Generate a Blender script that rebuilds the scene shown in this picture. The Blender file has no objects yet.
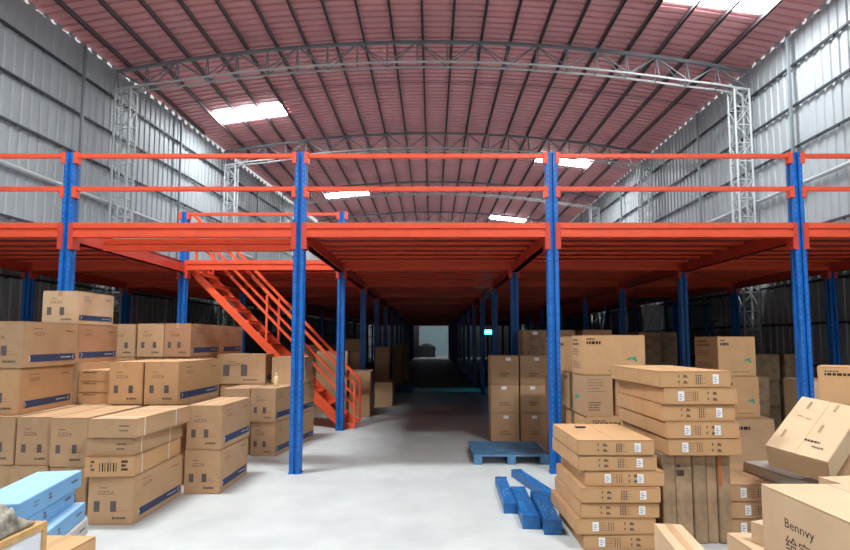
import bpy, bmesh, math, random
from mathutils import Vector, Matrix
random.seed(7)
R = math.radians
C = bpy.context.scene.collection

# ------------------------------------------------------------------ materials
def sr(r, g, b):
    def f(c):
        c /= 255.0
        return c/12.92 if c <= 0.04045 else ((c+0.055)/1.055)**2.4
    return (f(r), f(g), f(b), 1)
def mat(name, col, rough=0.6, metal=0.0, noise=0.0, scale=6.0, col2=None, bump=0.0, bscale=40, rnd=0.0,
        emit=None, estr=0.0, spec=0.5):
    m = bpy.data.materials.new(name); m.use_nodes = True
    nt = m.node_tree; N = nt.nodes; L = nt.links
    b = N['Principled BSDF']
    b.inputs['Base Color'].default_value = col
    b.inputs['Roughness'].default_value = rough
    b.inputs['Metallic'].default_value = metal
    b.inputs['Specular IOR Level'].default_value = spec
    if emit:
        b.inputs['Emission Color'].default_value = emit
        b.inputs['Emission Strength'].default_value = estr
    tc = N.new('ShaderNodeTexCoord')
    last = None
    if noise > 0:
        n = N.new('ShaderNodeTexNoise'); n.inputs['Scale'].default_value = scale
        n.inputs['Detail'].default_value = 6; n.inputs['Roughness'].default_value = 0.6
        L.new(tc.outputs['Object'], n.inputs['Vector'])
        rp = N.new('ShaderNodeValToRGB')
        c2 = col2 or tuple(c*(1-noise) for c in col[:3]) + (1,)
        rp.color_ramp.elements[0].color = c2; rp.color_ramp.elements[1].color = col
        rp.color_ramp.elements[0].position = 0.32; rp.color_ramp.elements[1].position = 0.66
        L.new(n.outputs['Fac'], rp.inputs['Fac']); last = rp.outputs['Color']
    if rnd > 0:
        oi = N.new('ShaderNodeObjectInfo')
        mr = N.new('ShaderNodeMapRange')
        mr.inputs['To Min'].default_value = 1-rnd; mr.inputs['To Max'].default_value = 1+rnd*0.6
        L.new(oi.outputs['Random'], mr.inputs['Value'])
        hs = N.new('ShaderNodeHueSaturation')
        hs.inputs['Color'].default_value = col
        if last: L.new(last, hs.inputs['Color'])
        L.new(mr.outputs['Result'], hs.inputs['Value'])
        last = hs.outputs['Color']
    if last: L.new(last, b.inputs['Base Color'])
    if bump > 0:
        n2 = N.new('ShaderNodeTexNoise'); n2.inputs['Scale'].default_value = bscale; n2.inputs['Detail'].default_value = 4
        L.new(tc.outputs['Object'], n2.inputs['Vector'])
        bp = N.new('ShaderNodeBump'); bp.inputs['Strength'].default_value = bump; bp.inputs['Distance'].default_value = 0.02
        L.new(n2.outputs['Fac'], bp.inputs['Height']); L.new(bp.outputs['Normal'], b.inputs['Normal'])
    return m
M = {}
M['card'] = mat('cardboard', sr(192,155,118), 0.75, noise=0.10, scale=5, bump=0.12, bscale=9, rnd=0.10, spec=0.25)
M['card_pale'] = mat('pale_cardboard', sr(206,176,142), 0.75, noise=0.08, scale=4, bump=0.12, bscale=9, rnd=0.05, spec=0.25)
M['card_warm'] = mat('warm_cardboard', sr(200,158,114), 0.75, noise=0.10, scale=5, bump=0.12, bscale=9, rnd=0.07, spec=0.25)
M['card_red'] = mat('reddish_cardboard', sr(184,138,104), 0.75, noise=0.10, scale=5, bump=0.12, bscale=9, rnd=0.05, spec=0.25)
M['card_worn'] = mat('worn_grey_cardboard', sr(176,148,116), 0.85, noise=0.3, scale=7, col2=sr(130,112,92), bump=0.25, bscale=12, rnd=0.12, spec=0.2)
M['tape'] = mat('packing_tape', sr(186,150,112), 0.5, spec=0.3)
M['ink'] = mat('printed_ink', sr(104,86,72), 0.8)
M['ink_dark'] = mat('dark_ink', sr(38,32,32), 0.8)
M['ink_grey'] = mat('grey_ink', sr(98,90,92), 0.8)
M['ink_green'] = mat('green_ink', sr(60,150,120), 0.8)
M['band'] = mat('blue_printed_band', sr(48,66,106), 0.6, noise=0.25, scale=12)
M['white'] = mat('white_paper', sr(232,234,236), 0.6)
M['strap'] = mat('white_strap', sr(226,220,208), 0.5)
M['blue'] = mat('blue_paint', sr(6,106,192), 0.38, noise=0.18, scale=9, col2=sr(4,86,166), bump=0.03)
M['scuff'] = mat('scuffed_blue_paint', sr(34,112,176), 0.45, noise=0.5, scale=11, col2=sr(18,80,142), bump=0.1)
M['pale'] = mat('bare_scratch', sr(150,180,205), 0.5)
M['slot'] = mat('slot_dark', sr(120,150,190), 0.6)
M['stair'] = mat('stair_orange', sr(248,96,56), 0.42, noise=0.1, scale=5)
M['orange'] = mat('orange_paint', sr(230,84,50), 0.42, noise=0.12, scale=5, bump=0.03)
M['red'] = mat('red_orange_steel', sr(204,66,48), 0.5, noise=0.15, scale=2)
M['deck'] = mat('shaded_deck_steel', sr(126,36,28), 0.55, noise=0.15, scale=2)  # red darkened so the underside reads as shadow between the joists
M['decktop'] = mat('bare_deck_steel', sr(150,150,152), 0.5, noise=0.15, scale=2)
M['roof'] = mat('roof_sheet', sr(222,160,160), 0.5, noise=0.14, scale=0.5, col2=sr(202,148,150))
M['wall'] = mat('wall_sheet', sr(166,172,175), 0.55, metal=0.0, noise=0.1, scale=0.7)
M['galv'] = mat('galvanised_steel', sr(122,130,134), 0.5, metal=0.0)
M['galvw'] = mat('white_painted_steel', sr(182,188,188), 0.5)
M['purlin'] = mat('dark_purlin', sr(104,96,98), 0.5, metal=0.0)
M['girt'] = mat('dark_girt', sr(52,56,62), 0.6, metal=0.0)
M['floor'] = mat('concrete', sr(194,198,196), 0.55, noise=0.16, scale=1.6, col2=sr(178,182,181), bump=0.05, bscale=60)
M['backwall'] = mat('pale_back_wall', sr(150,178,184), 0.7)
M['lamp'] = mat('lamp_panel', (1,1,1,1), 0.5, emit=(0.92,0.96,1,1), estr=26)
M['cyan'] = mat('work_lamp_glass', (0.02,0.3,0.4,1), 0.5, emit=(0.15,0.85,1,1), estr=1.8)
M['dark'] = mat('dark_plastic', sr(32,34,38), 0.5)
M['lblue'] = mat('light_blue_carton', sr(112,168,214), 0.5, noise=0.08, scale=5)
M['lblue2'] = mat('white_blue_carton_top', sr(156,198,230), 0.5, noise=0.06, scale=5)
M['greybox'] = mat('grey_carton', sr(190,184,176), 0.7, noise=0.1)
M['pwood'] = mat('crate_wood', sr(206,162,104), 0.6, noise=0.25, scale=14)
M['wpanel'] = mat('white_panel', sr(212,216,224), 0.35)
M['cloth'] = mat('grey_green_cloth', sr(184,176,158), 0.6, noise=0.6, scale=11, col2=sr(66,68,60), bump=0.6, bscale=22)
M['palletb'] = mat('blue_pallet', sr(96,146,184), 0.5, noise=0.35, scale=9, col2=sr(58,104,146))
M['tarp'] = mat('blue_tarp', sr(30,90,150), 0.4)
M['bottle'] = mat('pale_bottle', sr(226,206,160), 0.25)
M['rust'] = mat('orange_tape', sr(176,96,48), 0.6)

# ------------------------------------------------------------------ helpers
class MB:
    def __init__(s): s.bm = bmesh.new()
    def box(s, x0, x1, y0, y1, z0, z1, mi=0):
        v = [s.bm.verts.new(p) for p in ((x0,y0,z0),(x1,y0,z0),(x1,y1,z0),(x0,y1,z0),(x0,y0,z1),(x1,y0,z1),(x1,y1,z1),(x0,y1,z1))]
        for f in ((3,2,1,0),(4,5,6,7),(0,1,5,4),(1,2,6,5),(2,3,7,6),(3,0,4,7)):
            fc = s.bm.faces.new([v[i] for i in f]); fc.material_index = mi
        return s
    def bar(s, a, b, w, h=None, up=(0,0,1)):
        a = Vector(a); b = Vector(b); h = h or w
        d = (b-a).normalized(); upv = Vector(up)
        if abs(d.dot(upv)) > 0.98: upv = Vector((1,0,0))
        x = d.cross(upv).normalized(); z = x.cross(d).normalized()
        q = [(-w/2,-h/2),(w/2,-h/2),(w/2,h/2),(-w/2,h/2)]
        va = [s.bm.verts.new(a+x*i+z*j) for i, j in q]; vb = [s.bm.verts.new(b+x*i+z*j) for i, j in q]
        s.bm.faces.new(va[::-1]) ; s.bm.faces.new(vb)
        for i in range(4):
            s.bm.faces.new((va[i], va[(i+1)%4], vb[(i+1)%4], vb[i]))
        return s
    def tube(s, a, b, r, n=8):
        a = Vector(a); b = Vector(b); d = (b-a).normalized()
        u = Vector((0,0,1)) if abs(d.z) < 0.9 else Vector((1,0,0))
        x = d.cross(u).normalized(); y = d.cross(x)
        va = [s.bm.verts.new(a+(x*math.cos(2*math.pi*i/n)+y*math.sin(2*math.pi*i/n))*r) for i in range(n)]
        vb = [s.bm.verts.new(b+(x*math.cos(2*math.pi*i/n)+y*math.sin(2*math.pi*i/n))*r) for i in range(n)]
        s.bm.faces.new(va); s.bm.faces.new(vb[::-1])
        for i in range(n):
            s.bm.faces.new((va[i], vb[i], vb[(i+1)%n], va[(i+1)%n]))
        return s
    def poly(s, pts, mi=0):
        f = s.bm.faces.new([s.bm.verts.new(p) for p in pts]); f.material_index = mi
        return s
    def prism(s, prof, z0, z1):
        a = [s.bm.verts.new((x,y,z0)) for x, y in prof]; b = [s.bm.verts.new((x,y,z1)) for x, y in prof]
        s.bm.faces.new(a[::-1]); s.bm.faces.new(b); n = len(prof)
        for i in range(n): s.bm.faces.new((a[i], a[(i+1)%n], b[(i+1)%n], b[i]))
        return s
    def build(s, name, mats, parent=None, smooth=False, bevel=0.0, recalc=True):
        if bevel > 0:
            bmesh.ops.bevel(s.bm, geom=[e for e in s.bm.edges], offset=bevel, segments=1, affect='EDGES')
        if recalc: bmesh.ops.recalc_face_normals(s.bm, faces=s.bm.faces)
        me = bpy.data.meshes.new(name); s.bm.to_mesh(me); s.bm.free()
        for m in (mats if isinstance(mats, (list, tuple)) else [mats]): me.materials.append(m)
        if smooth:
            for p in me.polygons: p.use_smooth = True
        o = bpy.data.objects.new(name, me); C.objects.link(o)
        if parent: o.parent = parent
        return o
def tag(o, label, cat, group=None, kind=None):
    o['label'] = label; o['category'] = cat
    if group: o['group'] = group
    if kind: o['kind'] = kind
    return o
def empty(name, loc=(0,0,0), rot=(0,0,0)):
    o = bpy.data.objects.new(name, None); C.objects.link(o)
    o.location = loc; o.rotation_euler = rot; o.empty_display_size = 0.1
    return o
def struct(o):
    o['kind'] = 'structure'; return o
def copy_tree(o, parent=None):
    c = o.copy(); C.objects.link(c)
    if parent: c.parent = parent
    for ch in list(kids.get(o.name, [])): copy_tree(ch, c)
    return c
kids = {}

# text geometry cache (font curve -> flat mesh polygons)
_tx = {}
def text_polys(s):
    if s in _tx: return _tx[s]
    cu = bpy.data.curves.new('t', 'FONT'); cu.body = s; cu.size = 1.0; cu.resolution_u = 2
    cu.align_x = 'LEFT'
    ob = bpy.data.objects.new('t', cu); C.objects.link(ob)
    dg = bpy.context.evaluated_depsgraph_get(); me = ob.evaluated_get(dg).to_mesh()
    vs = [v.co.copy() for v in me.vertices]; ps = [list(p.vertices) for p in me.polygons]
    ob.evaluated_get(dg).to_mesh_clear()
    bpy.data.objects.remove(ob); bpy.data.curves.remove(cu)
    if not vs: vs = [Vector((0,0,0))]
    x0 = min(v.x for v in vs); x1 = max(v.x for v in vs); y0 = min(v.y for v in vs); y1 = max(v.y for v in vs)
    _tx[s] = (vs, ps, x0, x1, y0, y1)
    return _tx[s]

# ------------------------------------------------------------------ building
YF, YB = -13.0, 66.0
def xl(y): return -9.3 + 0.065*(y-12.6)          # the left wall runs slightly inwards
XR = 9.12
EAVE = 9.62
def roofz(x): return 10.55 - 0.92*(x/9.2)**2

b = MB(); b.box(-14, 14, -20, 70, -0.2, 0)
struct(b.build('floor', M['floor']))

def corrugated_wall(name, xa, xb, y0, y1, z1, period=0.28, depth=0.03):
    b = MB(); n = int((y1-y0)/period); prev = None
    for i in range(n):
        for t, o in ((0,0),(0.16,0),(0.24,depth),(0.5,depth),(0.58,0)):
            y = y0+(i+t)*period; x = xa+(xb-xa)*(y-y0)/(y1-y0)
            sgn = -1 if xa < 0 else 1
            p0 = b.bm.verts.new((x+sgn*o, y, 0)); p1 = b.bm.verts.new((x+sgn*o, y, z1))
            if prev: b.bm.faces.new((prev[0], p0, p1, prev[1]))
            prev = (p0, p1)
    o = b.build(name, M['wall']); return struct(o)
corrugated_wall('wall_left', xl(YF), xl(YB), YF, YB, EAVE-0.07)
corrugated_wall('wall_right', XR, XR, YF, YB, EAVE-0.07)
# toothed closure strips under the eave: daylight shows through the gaps
for nm, xf in (('trim_1', lambda y: xl(y)), ('trim_2', lambda y: XR)):
    b = MB(); y = YF
    while y < 60:
        x = xf(y); b.box(x-0.012, x+0.012, y, y+0.22, EAVE-0.07, EAVE+0.03); y += 0.43
    x0, x1 = xf(YF), xf(YB)
    struct(b.build(nm, M['wall']))
# roof
b = MB(); NX = 22; prof = ((0,0),(0.66,0),(0.72,0.06),(0.94,0.06)); rows = []
per = 0.27; y = YF
while y < YB:
    for t, o in prof:
        yy = y+t*per; xa = xl(yy)-0.045; xb = XR+0.045; row = []
        for i in range(NX+1):
            x = xa+(xb-xa)*i/NX; row.append(b.bm.verts.new((x, yy, roofz(x)+o)))
        rows.append(row)
    y += per
for r0, r1 in zip(rows, rows[1:]):
    for i in range(NX): b.bm.faces.new((r0[i], r0[i+1], r1[i+1], r1[i]))
struct(b.build('ceiling', M['roof']))
b = MB(); b.box(-9, 9.4, YB, YB+0.15, 0, 10.6); struct(b.build('wall_back', M['backwall']))
b = MB(); b.box(-11.2, -3.5, YF-0.1, YF, 0, 10.6); b.box(3.5, 9.4, YF-0.1, YF, 0, 10.6); b.box(-3.5, 3.5, YF-0.1, YF, 3.6, 10.6); struct(b.build('wall_front', M['wall']))

b = MB(); b.box(-6.1, -1.35, 59.0, 59.12, 0, 3.6); b.box(1.75, 9.0, 59.0, 59.12, 0, 3.6); struct(b.build('wall_dark_screen', M['dark']))  # dark screens added to stand in for the unlit depth beside the aisle end
# purlins
k = -10
for k in range(-10, 11):
    x = -0.27+0.84*k
    if x > 8.8 or x < -9.2: continue
    yend = YB
    if x < -6.0: yend = min(YB, 12.6+(x+9.3-0.1)/0.065)
    b = MB(); z = roofz(x)
    b.box(x-0.018, x+0.018, YF, yend, z-0.15, z-0.006)
    b.box(x-0.018, x+0.045, YF, yend, z-0.15, z-0.138)
    o = b.build('roof_purlin', M['purlin'])
    tag(o, 'thin dark steel purlin running lengthwise under the reddish roof sheets', 'purlin', 'purlins under the roof')
# girts
GZ = (8.69, 7.65, 6.6, 4.5, 3.2, 2.2, 1.2)
for z in GZ:
    for side in (0, 1):
        b = MB()
        if side == 0: b.bar((xl(YF)+0.06, YF, z), (xl(YB)+0.06, YB, z), 0.05, 0.055)
        else: b.bar((XR-0.06, YF, z), (XR-0.06, YB, z), 0.05, 0.055)
        for i in range(60):
            yy = 8+i*0.68
            if side == 0: b.box(xl(yy)+0.06, xl(yy)+0.10, yy, yy+0.04, z-0.06, z)
            else: b.box(XR-0.11, XR-0.06, yy, yy+0.04, z-0.06, z)
        o = b.build('wall_girt', M['girt'])
        tag(o, ('dark horizontal steel girt running along the left corrugated wall' if side == 0 else
                'dark horizontal steel girt running along the right corrugated wall'), 'girt',
            'girts on the left wall' if side == 0 else 'girts on the right wall')
for side in (0, 1):
    b = MB(); z = 5.62
    f = (lambda y: xl(y)+0.1) if side == 0 else (lambda y: XR-0.1)
    b.tube((f(YF+0.1), YF+0.1, z), (f(60), 60, z), 0.055)
    o = b.build('conduit_pipe', M['galvw'])
    tag(o, 'pale pipe running along the %s wall on bent brackets' % ('left' if side == 0 else 'right'), 'pipe')
    for i in range(16):
        yy = 9+i*2.2; m = MB()
        s_ = 1 if side == 0 else -1
        m.bar((f(yy), yy, z-0.05), (f(yy)-0.1*s_, yy+0.1, z-0.5), 0.03)
        m.bar((f(yy), yy, z), (f(yy)-0.14*s_, yy, z), 0.03)
        m.build('bracket', M['galvw'], o)
for side, ys in ((0, (14.0, 18.9, 26, 33)), (1, (13.5, 18.3, 26, 33))):
    for i, yy in enumerate(ys):
        b = MB(); x = xl(yy)+0.2 if side == 0 else XR-0.2
        b.box(x-0.03, x+0.03, yy-0.035, yy+0.035, 0, 9.42)
        o = b.build('wall_post', M['galv'])
        tag(o, 'slim grey post on the %s wall, %s' % ('left' if side == 0 else 'right',
            ('nearest, in front of the first lattice column', 'between the first and second lattice columns',
             'between the second and third lattice columns', 'far down the building past the third lattice column')[i]), 'post')

# trusses and lattice columns
TY = (15.4, 22.5, 29.6, 36.7, 43.8)
names = ('first and nearest', 'second', 'third', 'fourth', 'fifth and farthest visible')
for ti, ty in enumerate(TY):
    t = empty('roof_truss', (0, ty, 9.3))
    tag(t, '%s arched grey steel lattice truss spanning under the roof' % names[ti].capitalize(), 'roof truss', 'arched trusses under the roof')
    X0 = xl(ty)+0.15; X1 = XR-0.15; n = 21; zo = 9.3
    xs = [X0+(X1-X0)*i/n for i in range(n+1)]
    top = [Vector((x, 0, roofz(x)-0.235-zo)) for x in xs]
    def bot(x, dy):
        dep = 0.66 if abs(x) < 7.6 else 0.62
        return Vector((x, dy, roofz(x)-0.235-dep-zo))
    m = MB()
    for a, c in zip(top, top[1:]): m.bar(a, c, 0.09, 0.08)
    m.build('top_chord', M['galv'], t)
    for dy in (-0.16, 0.16):
        m = MB()
        for a, c in zip(xs, xs[1:]): m.tube(bot(a, dy), bot(c, dy), 0.03, 6)
        m.build('bottom_chord', M['galvw'], t)
    for i, x in enumerate(xs):
        if ti > 3 and i % 2: continue
        m = MB()
        for dy in (-0.16, 0.16): m.bar(top[i], bot(x, dy), 0.026)
        m.bar(bot(x, -0.16), bot(x, 0.16), 0.026)
        m.build('upright', M['galv'], t)
    for i in range(n):
        m = MB()
        for dy in (-0.16, 0.16):
            if i % 2 == 0: m.bar(top[i], bot(xs[i+1], dy), 0.024)
            else: m.bar(bot(xs[i], dy), top[i+1], 0.024)
        m.build('diagonal', M['galv'], t)
for ti, ty in enumerate(TY[:3]):
    for side in (0, 1):
        s_ = 1 if side == 0 else -1
        xw = (xl(ty)+0.22) if side == 0 else XR-0.2
        xi = xw+0.42*s_
        t = empty('lattice_column', ((xw+xi)/2, ty, 0))
        tag(t, '%s pale steel lattice column against the %s wall' % (('nearest', 'middle', 'farthest')[ti], ('left', 'right')[side]),
            'column', 'lattice columns carrying the trusses')
        H = roofz(xi)-0.9; hx = abs(xw-xi)/2; hy = 0.17
        for sx in (-1, 1):
            for sy in (-1, 1):
                MB().tube((sx*hx, sy*hy, 0), (sx*hx, sy*hy, H), 0.032, 6).build('leg', M['galvw'], t)
        nz = int(H/0.52); dz = H/nz
        for j in range(nz+1):
            z = j*dz if j < nz else H-0.02
            m = MB()
            for sy in (-1, 1): m.bar((-hx, sy*hy, z), (hx, sy*hy, z), 0.024)
            for sx in (-1, 1): m.bar((sx*hx, -hy, z), (sx*hx, hy, z), 0.024)
            m.build('tie', M['galvw'], t)
            if j < nz:
                m = MB(); q = 1 if j % 2 else -1
                for sy in (-1, 1): m.bar((-hx*q, sy*hy, z), (hx*q, sy*hy, z+dz), 0.022)
                for sx in (-1, 1): m.bar((sx*hx, -hy*q, z), (sx*hx, hy*q, z+dz), 0.022)
                m.build('diagonal', M['galvw'], t)

# sag rods between the purlins
for yy in (18.0,):
    b = MB(); xs = [-8.6+17.4*i/24 for i in range(25)]
    for a, c in zip(xs, xs[1:]): b.bar((a, yy, roofz(a)-0.19), (c, yy, roofz(c)-0.19), 0.02)
    tag(b.build('sag_rod', M['purlin']), 'thin rod crossing the purlins just beyond the nearest truss', 'rod')

# ceiling lamps
lamps = [(-6.57, 19.8, 'large bright ceiling light at the left beyond the nearest truss'),
         (-4.89, 32.0, 'bright ceiling light beyond the third truss, seen above the left opening'),
         (6.03, 25.4, 'bright ceiling light behind the top guard rail on the right'),
         (5.19, 38.3, 'small far ceiling light low over the deck in the middle'),
         (6.87, 12.7, None), (-4.05, 6.4, None), (4.4, 0.0, None), (-6.6, -5.0, None), (6.2, -10.5, None), (4.8, 51.0, None), (-4.2, 45.0, None),
         (0.3, 60.8, None)]
import os
LP = 1.0
for x, y, lab in lamps:
    slope = math.atan(-2*0.92*x/9.2**2)
    t = empty('ceiling_light', (x, y, roofz(x)-0.055), (0, -slope, 0))
    tag(t, lab or ('bright rectangular ceiling light panel on the %s side of the roof, outside the picture' % ('left' if x < 0 else 'right')), 'ceiling light', 'ceiling lights')
    hw, hd = (1.22, 0.46)
    for q in (-0.84, 0, 0.84): MB().box(q-0.36, q+0.36, -hd, hd, -0.02, 0.02).build('lamp_panel', M['lamp'], t)
    ld = bpy.data.lights.new('lamp_glow', 'AREA'); ld.shape = 'RECTANGLE'; ld.size = 2.2; ld.size_y = 0.8
    ld.energy = {12.7: 350, 19.8: 330, 6.4: 1000, 0.0: 1000, -5.0: 300, -10.5: 120, 60.8: 40}.get(y, 480)*LP; ld.color = (0.92, 0.98, 1.0)
    lo = bpy.data.objects.new('lamp_glow', ld); C.objects.link(lo); lo.parent = t; lo.location = (0, 0, -0.03)

# ------------------------------------------------------------------ mezzanine
PX = (-8.3, -5.12, -1.86, 1.69, 5.15, 8.2)
PY = [7.8+3.67*i for i in range(14)]
ZD = 3.44
mz = empty('mezzanine', (0, PY[0], 0))
tag(mz, 'long orange steel mezzanine platform on rows of blue posts with orange guard rails', 'mezzanine')
def mzp(mb, name, m, parent=None, bevel=0):
    o = mb.build(name, m, parent or mz, bevel=bevel)
    if parent is None or parent is mz: o.matrix_parent_inverse = Matrix.Translation((0, -PY[0], 0))
    return o
def post_prof(x, y, w=0.152, d=0.13):
    g = 0.018; c = 0.02
    return [(x-w/2, y-d/2), (x-c, y-d/2), (x-c, y-d/2+g*1.6), (x+c, y-d/2+g*1.6), (x+c, y-d/2), (x+w/2, y-d/2),
            (x+w/2, y-0.03), (x+w/2-g, y-0.015), (x+w/2-g, y+0.015), (x+w/2, y+0.03), (x+w/2, y+d/2),
            (x+c, y+d/2), (x+c, y+d/2-g), (x-c, y+d/2-g), (x-c, y+d/2), (x-w/2, y+d/2),
            (x-w/2, y+0.03), (x-w/2+g, y+0.015), (x-w/2+g, y-0.015), (x-w/2, y-0.03)]
for i, y in enumerate(PY):
    for j, x in enumerate(PX):
        if j == 0 and i > 3: continue
        tall = (i == 0) or (i == 1 and j in (1, 2))
        z1 = 4.46 if tall else 3.46
        po = mzp(MB().prism(post_prof(x, y), 0.012, z1), 'post', M['blue'])
        if i < 5:
            m = MB().box(x-0.086, x+0.086, y-0.076, y+0.076, 0, 0.012)
            m.build('base_plate', M['blue'], po)
            for s_ in (-1, 1): MB().box(x+s_*0.075-0.035, x+s_*0.075+0.035, y-0.08, y+0.08, 3.07, 3.445).build('beam_bracket', M['red'], po)
        if tall:
            for zc in (3.865, 4.355):
                for s_ in (-1, 1):
                    MB().box(x+s_*0.085-0.028, x+s_*0.085+0.028, y-0.08, y+0.02, zc-0.06, zc+0.1).build('rail_bracket', M['orange'], po)
        if i < 3:      # slot holes punched up the faces
            m = MB(); z = 0.3
            while z < z1-0.1:
                if not 3.15 < z < 3.5:
                    m.box(x-0.052, x-0.046, y-0.0665, y-0.064, z, z+0.03); m.box(x+0.046, x+0.052, y-0.0665, y-0.064, z, z+0.03)
                z += 0.075
            m.build('slot_holes', M['slot'], po)['kind'] = 'stuff'
# beams across
def cbeam(m, x0, x1, y, z0, z1, d=0.06):
    m.box(x0, x1, y-d, y+d*0.5, z0, z1)
    m.box(x0, x1, y-d-0.025, y-d, z1-0.075, z1); m.box(x0, x1, y-d-0.025, y-d, z0, z0+0.085)
for i, y in enumerate(PY):
    for j in range(5):
        xa, xb = PX[j]+0.11, PX[j+1]-0.11
        if j == 0 and i > 3: xa = xl(y)+0.8
        m = MB(); cbeam(m, xa, xb, y, 3.24, ZD); mzp(m, 'cross_beam', M['orange'])
    if i == 0:
        m = MB(); cbeam(m, PX[1]+0.35, PX[2]-0.15, y+0.32, 3.10, 3.27); mzp(m, 'lower_beam', M['orange'])
# beams along
for j, x in enumerate(PX):
    for i in range(13):
        if j == 0 and i >= 3: continue
        m = MB(); y0, y1 = PY[i]+0.08, PY[i+1]-0.09
        m.box(x-0.05, x+0.05, y0, y1, 3.19, 3.37); m.box(x-0.07, x+0.07, y0, y1, 3.19, 3.205)
        mzp(m, 'long_beam', M['red'])
# deck with joists
for i in range(13):
    for j in range(5):
        if (i, j) == (0, 1): continue
        y0, y1 = PY[i]+0.035, PY[i+1]-0.065
        xa, xb = PX[j]+0.055, PX[j+1]-0.055
        if j == 0: xa = -8.38 if i < 3 else xl(PY[i])+0.85+0.24
        if j == 4: xb = 8.22
        if (i, j) == (1, 1): y0 = 12.78
        m = MB(); m.box(xa-0.04, xb+0.04, y0, y1, 3.40, ZD-0.008); mt_ = MB(); mt_.box(xa-0.04, xb+0.04, y0, y1, ZD-0.008, ZD-0.003)
        z = y0+0.25; m2 = MB()
        while z < y1-0.1:
            m2.box(xa, xb, z-0.04, z+0.04, 3.362, 3.40)
            z += 0.50
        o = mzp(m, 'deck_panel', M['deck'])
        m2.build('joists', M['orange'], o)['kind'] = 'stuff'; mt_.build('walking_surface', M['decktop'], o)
# edge decking out to the walls, notched round the lattice columns
for i in range(13):
    for side in (0, 1):
        y0, y1 = PY[i]+0.035, PY[i+1]-0.03; cuts = [(y0, y1)]
        for ty in TY[:3]:
            nc = []
            for a_, c_ in cuts:
                if ty+0.25 < a_ or ty-0.25 > c_: nc.append((a_, c_))
                else:
                    if ty-0.25 > a_: nc.append((a_, ty-0.25))
                    if ty+0.25 < c_: nc.append((ty+0.25, c_))
            cuts = nc
        for a_, c_ in cuts:
            if side: x0, x1 = 8.27, XR-0.02
            else:
                x0 = xl(a_)+0.30; x1 = -8.43 if i < 3 else xl(PY[i])+1.04
            if side: m = MB().box(x0, x1, a_, c_, 3.37, ZD-0.003)
            else:
                m = MB(); q = [(xl(a_)+0.02, a_), (x1, a_), (x1, c_), (xl(c_)+0.02, c_)]; m.prism(q, 3.37, ZD-0.003)
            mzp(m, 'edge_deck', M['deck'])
# guard rails
def rail(xa, xb, y, z):
    m = MB(); m.box(xa, xb, y-0.028, y+0.028, z-0.028, z+0.028); mzp(m, 'guard_rail', M['orange'])
for j in range(5):
    for z in (3.93, 4.405): rail(PX[j]+0.115, PX[j+1]-0.115, PY[0]-0.04, z)
for z in (3.93, 4.405): rail(PX[1]+0.115, PX[2]-0.115, PY[1]-0.04, z)

# ------------------------------------------------------------------ staircase
st = empty('staircase', (-1.7, 12.1, 0))
tag(st, 'orange steel staircase with open treads climbing left to the mezzanine', 'staircase')
def stp(mb, name, m=M['stair']):
    o = mb.build(name, m, st); o.matrix_parent_inverse = Matrix.Translation((1.7, -12.1, 0)); return o
Sx0, Sx1 = -1.72, -5.10; rise = 3.44/(-(Sx1-Sx0))
def sz(x): return (Sx0-x)*rise
for y in (11.66, 12.58):
    m = MB(); m.prism([(0,0)]*0 or [(-0.02, 0), (0.02, 0), (0.02, 0.001), (-0.02, 0.001)], 0, 0.001) if False else None
    m = MB()
    w = 0.2
    pts = [(Sx0+0.12, 0), (Sx0-0.17, 0), (Sx1, sz(Sx1)-0.20), (Sx1, sz(Sx1)-0.02), (Sx0, 0.10), (Sx0+0.12, 0.08)]
    a = [m.bm.verts.new((x, y-0.02, z)) for x, z in pts]; c = [m.bm.verts.new((x, y+0.02, z)) for x, z in pts]
    m.bm.faces.new(a); m.bm.faces.new(c[::-1])
    for i in range(6): m.bm.faces.new((a[i], c[i], c[(i+1)%6], a[(i+1)%6]))
    stp(m, 'stringer')
for k in range(1, 14):
    x = Sx0-0.02-k*0.246; z = sz(x)-0.06
    m = MB(); m.box(x-0.1, x+0.13, 11.68, 12.56, z-0.015, z+0.01); m.box(x+0.115, x+0.13, 11.68, 12.56, z-0.06, z); stp(m, 'tread')
for y in (11.66, 12.58):
    m = MB(); m.bar((Sx0+0.12, y, 0.92), (Sx1+0.05, y, sz(Sx1)+1.02), 0.06)
    stp(m, 'handrail')
    m = MB(); m.bar((Sx0+0.12, y, 0.45), (Sx1+0.05, y, sz(Sx1)+0.55), 0.05); stp(m, 'mid_rail')
    for x in (Sx0+0.12, -3.44, -4.95):
        z0 = max(0.0, sz(x)); m = MB(); m.box(x-0.022, x+0.022, y-0.022, y+0.022, z0 if x < -2 else 0.03, sz(x)+1.0 if x < -2 else 0.93)
        stp(m, 'rail_post')
m = MB(); m.box(-3.75, -3.2, 11.72, 11.75, 1.55, 1.75) if False else None

# ------------------------------------------------------------------ cartons
def face_xf(face, w, d, h, off=0.0015):
    # returns function (u,v) -> local point, with face size
    hw, hd = w/2, d/2
    if face == 'front': return (lambda u, v: (-hw+u, -hd-off, v)), w, h
    if face == 'right': return (lambda u, v: (hw+off, -hd+u, v)), d, h
    if face == 'left':  return (lambda u, v: (-hw-off, hd-u, v)), d, h
    if face == 'back':  return (lambda u, v: (hw-u, hd+off, v)), w, h
    if face == 'top':   return (lambda u, v: (-hw+u, -hd+v, h+off)), w, d
def mk_text(f, s, u, v, height, width=None, mb=None):
    vs, ps, x0, x1, y0, y1 = text_polys(s)
    k = height/max(1e-4, (y1-y0)); kx = k if width is None else width/(x1-x0)
    mb = mb or MB()
    base = [mb.bm.verts.new(f(u+(q.x-x0)*kx, v+(q.y-y0)*k)) for q in vs]
    for p in ps:
        try: mb.bm.faces.new([base[i] for i in p])
        except ValueError: pass
    return mb
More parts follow.
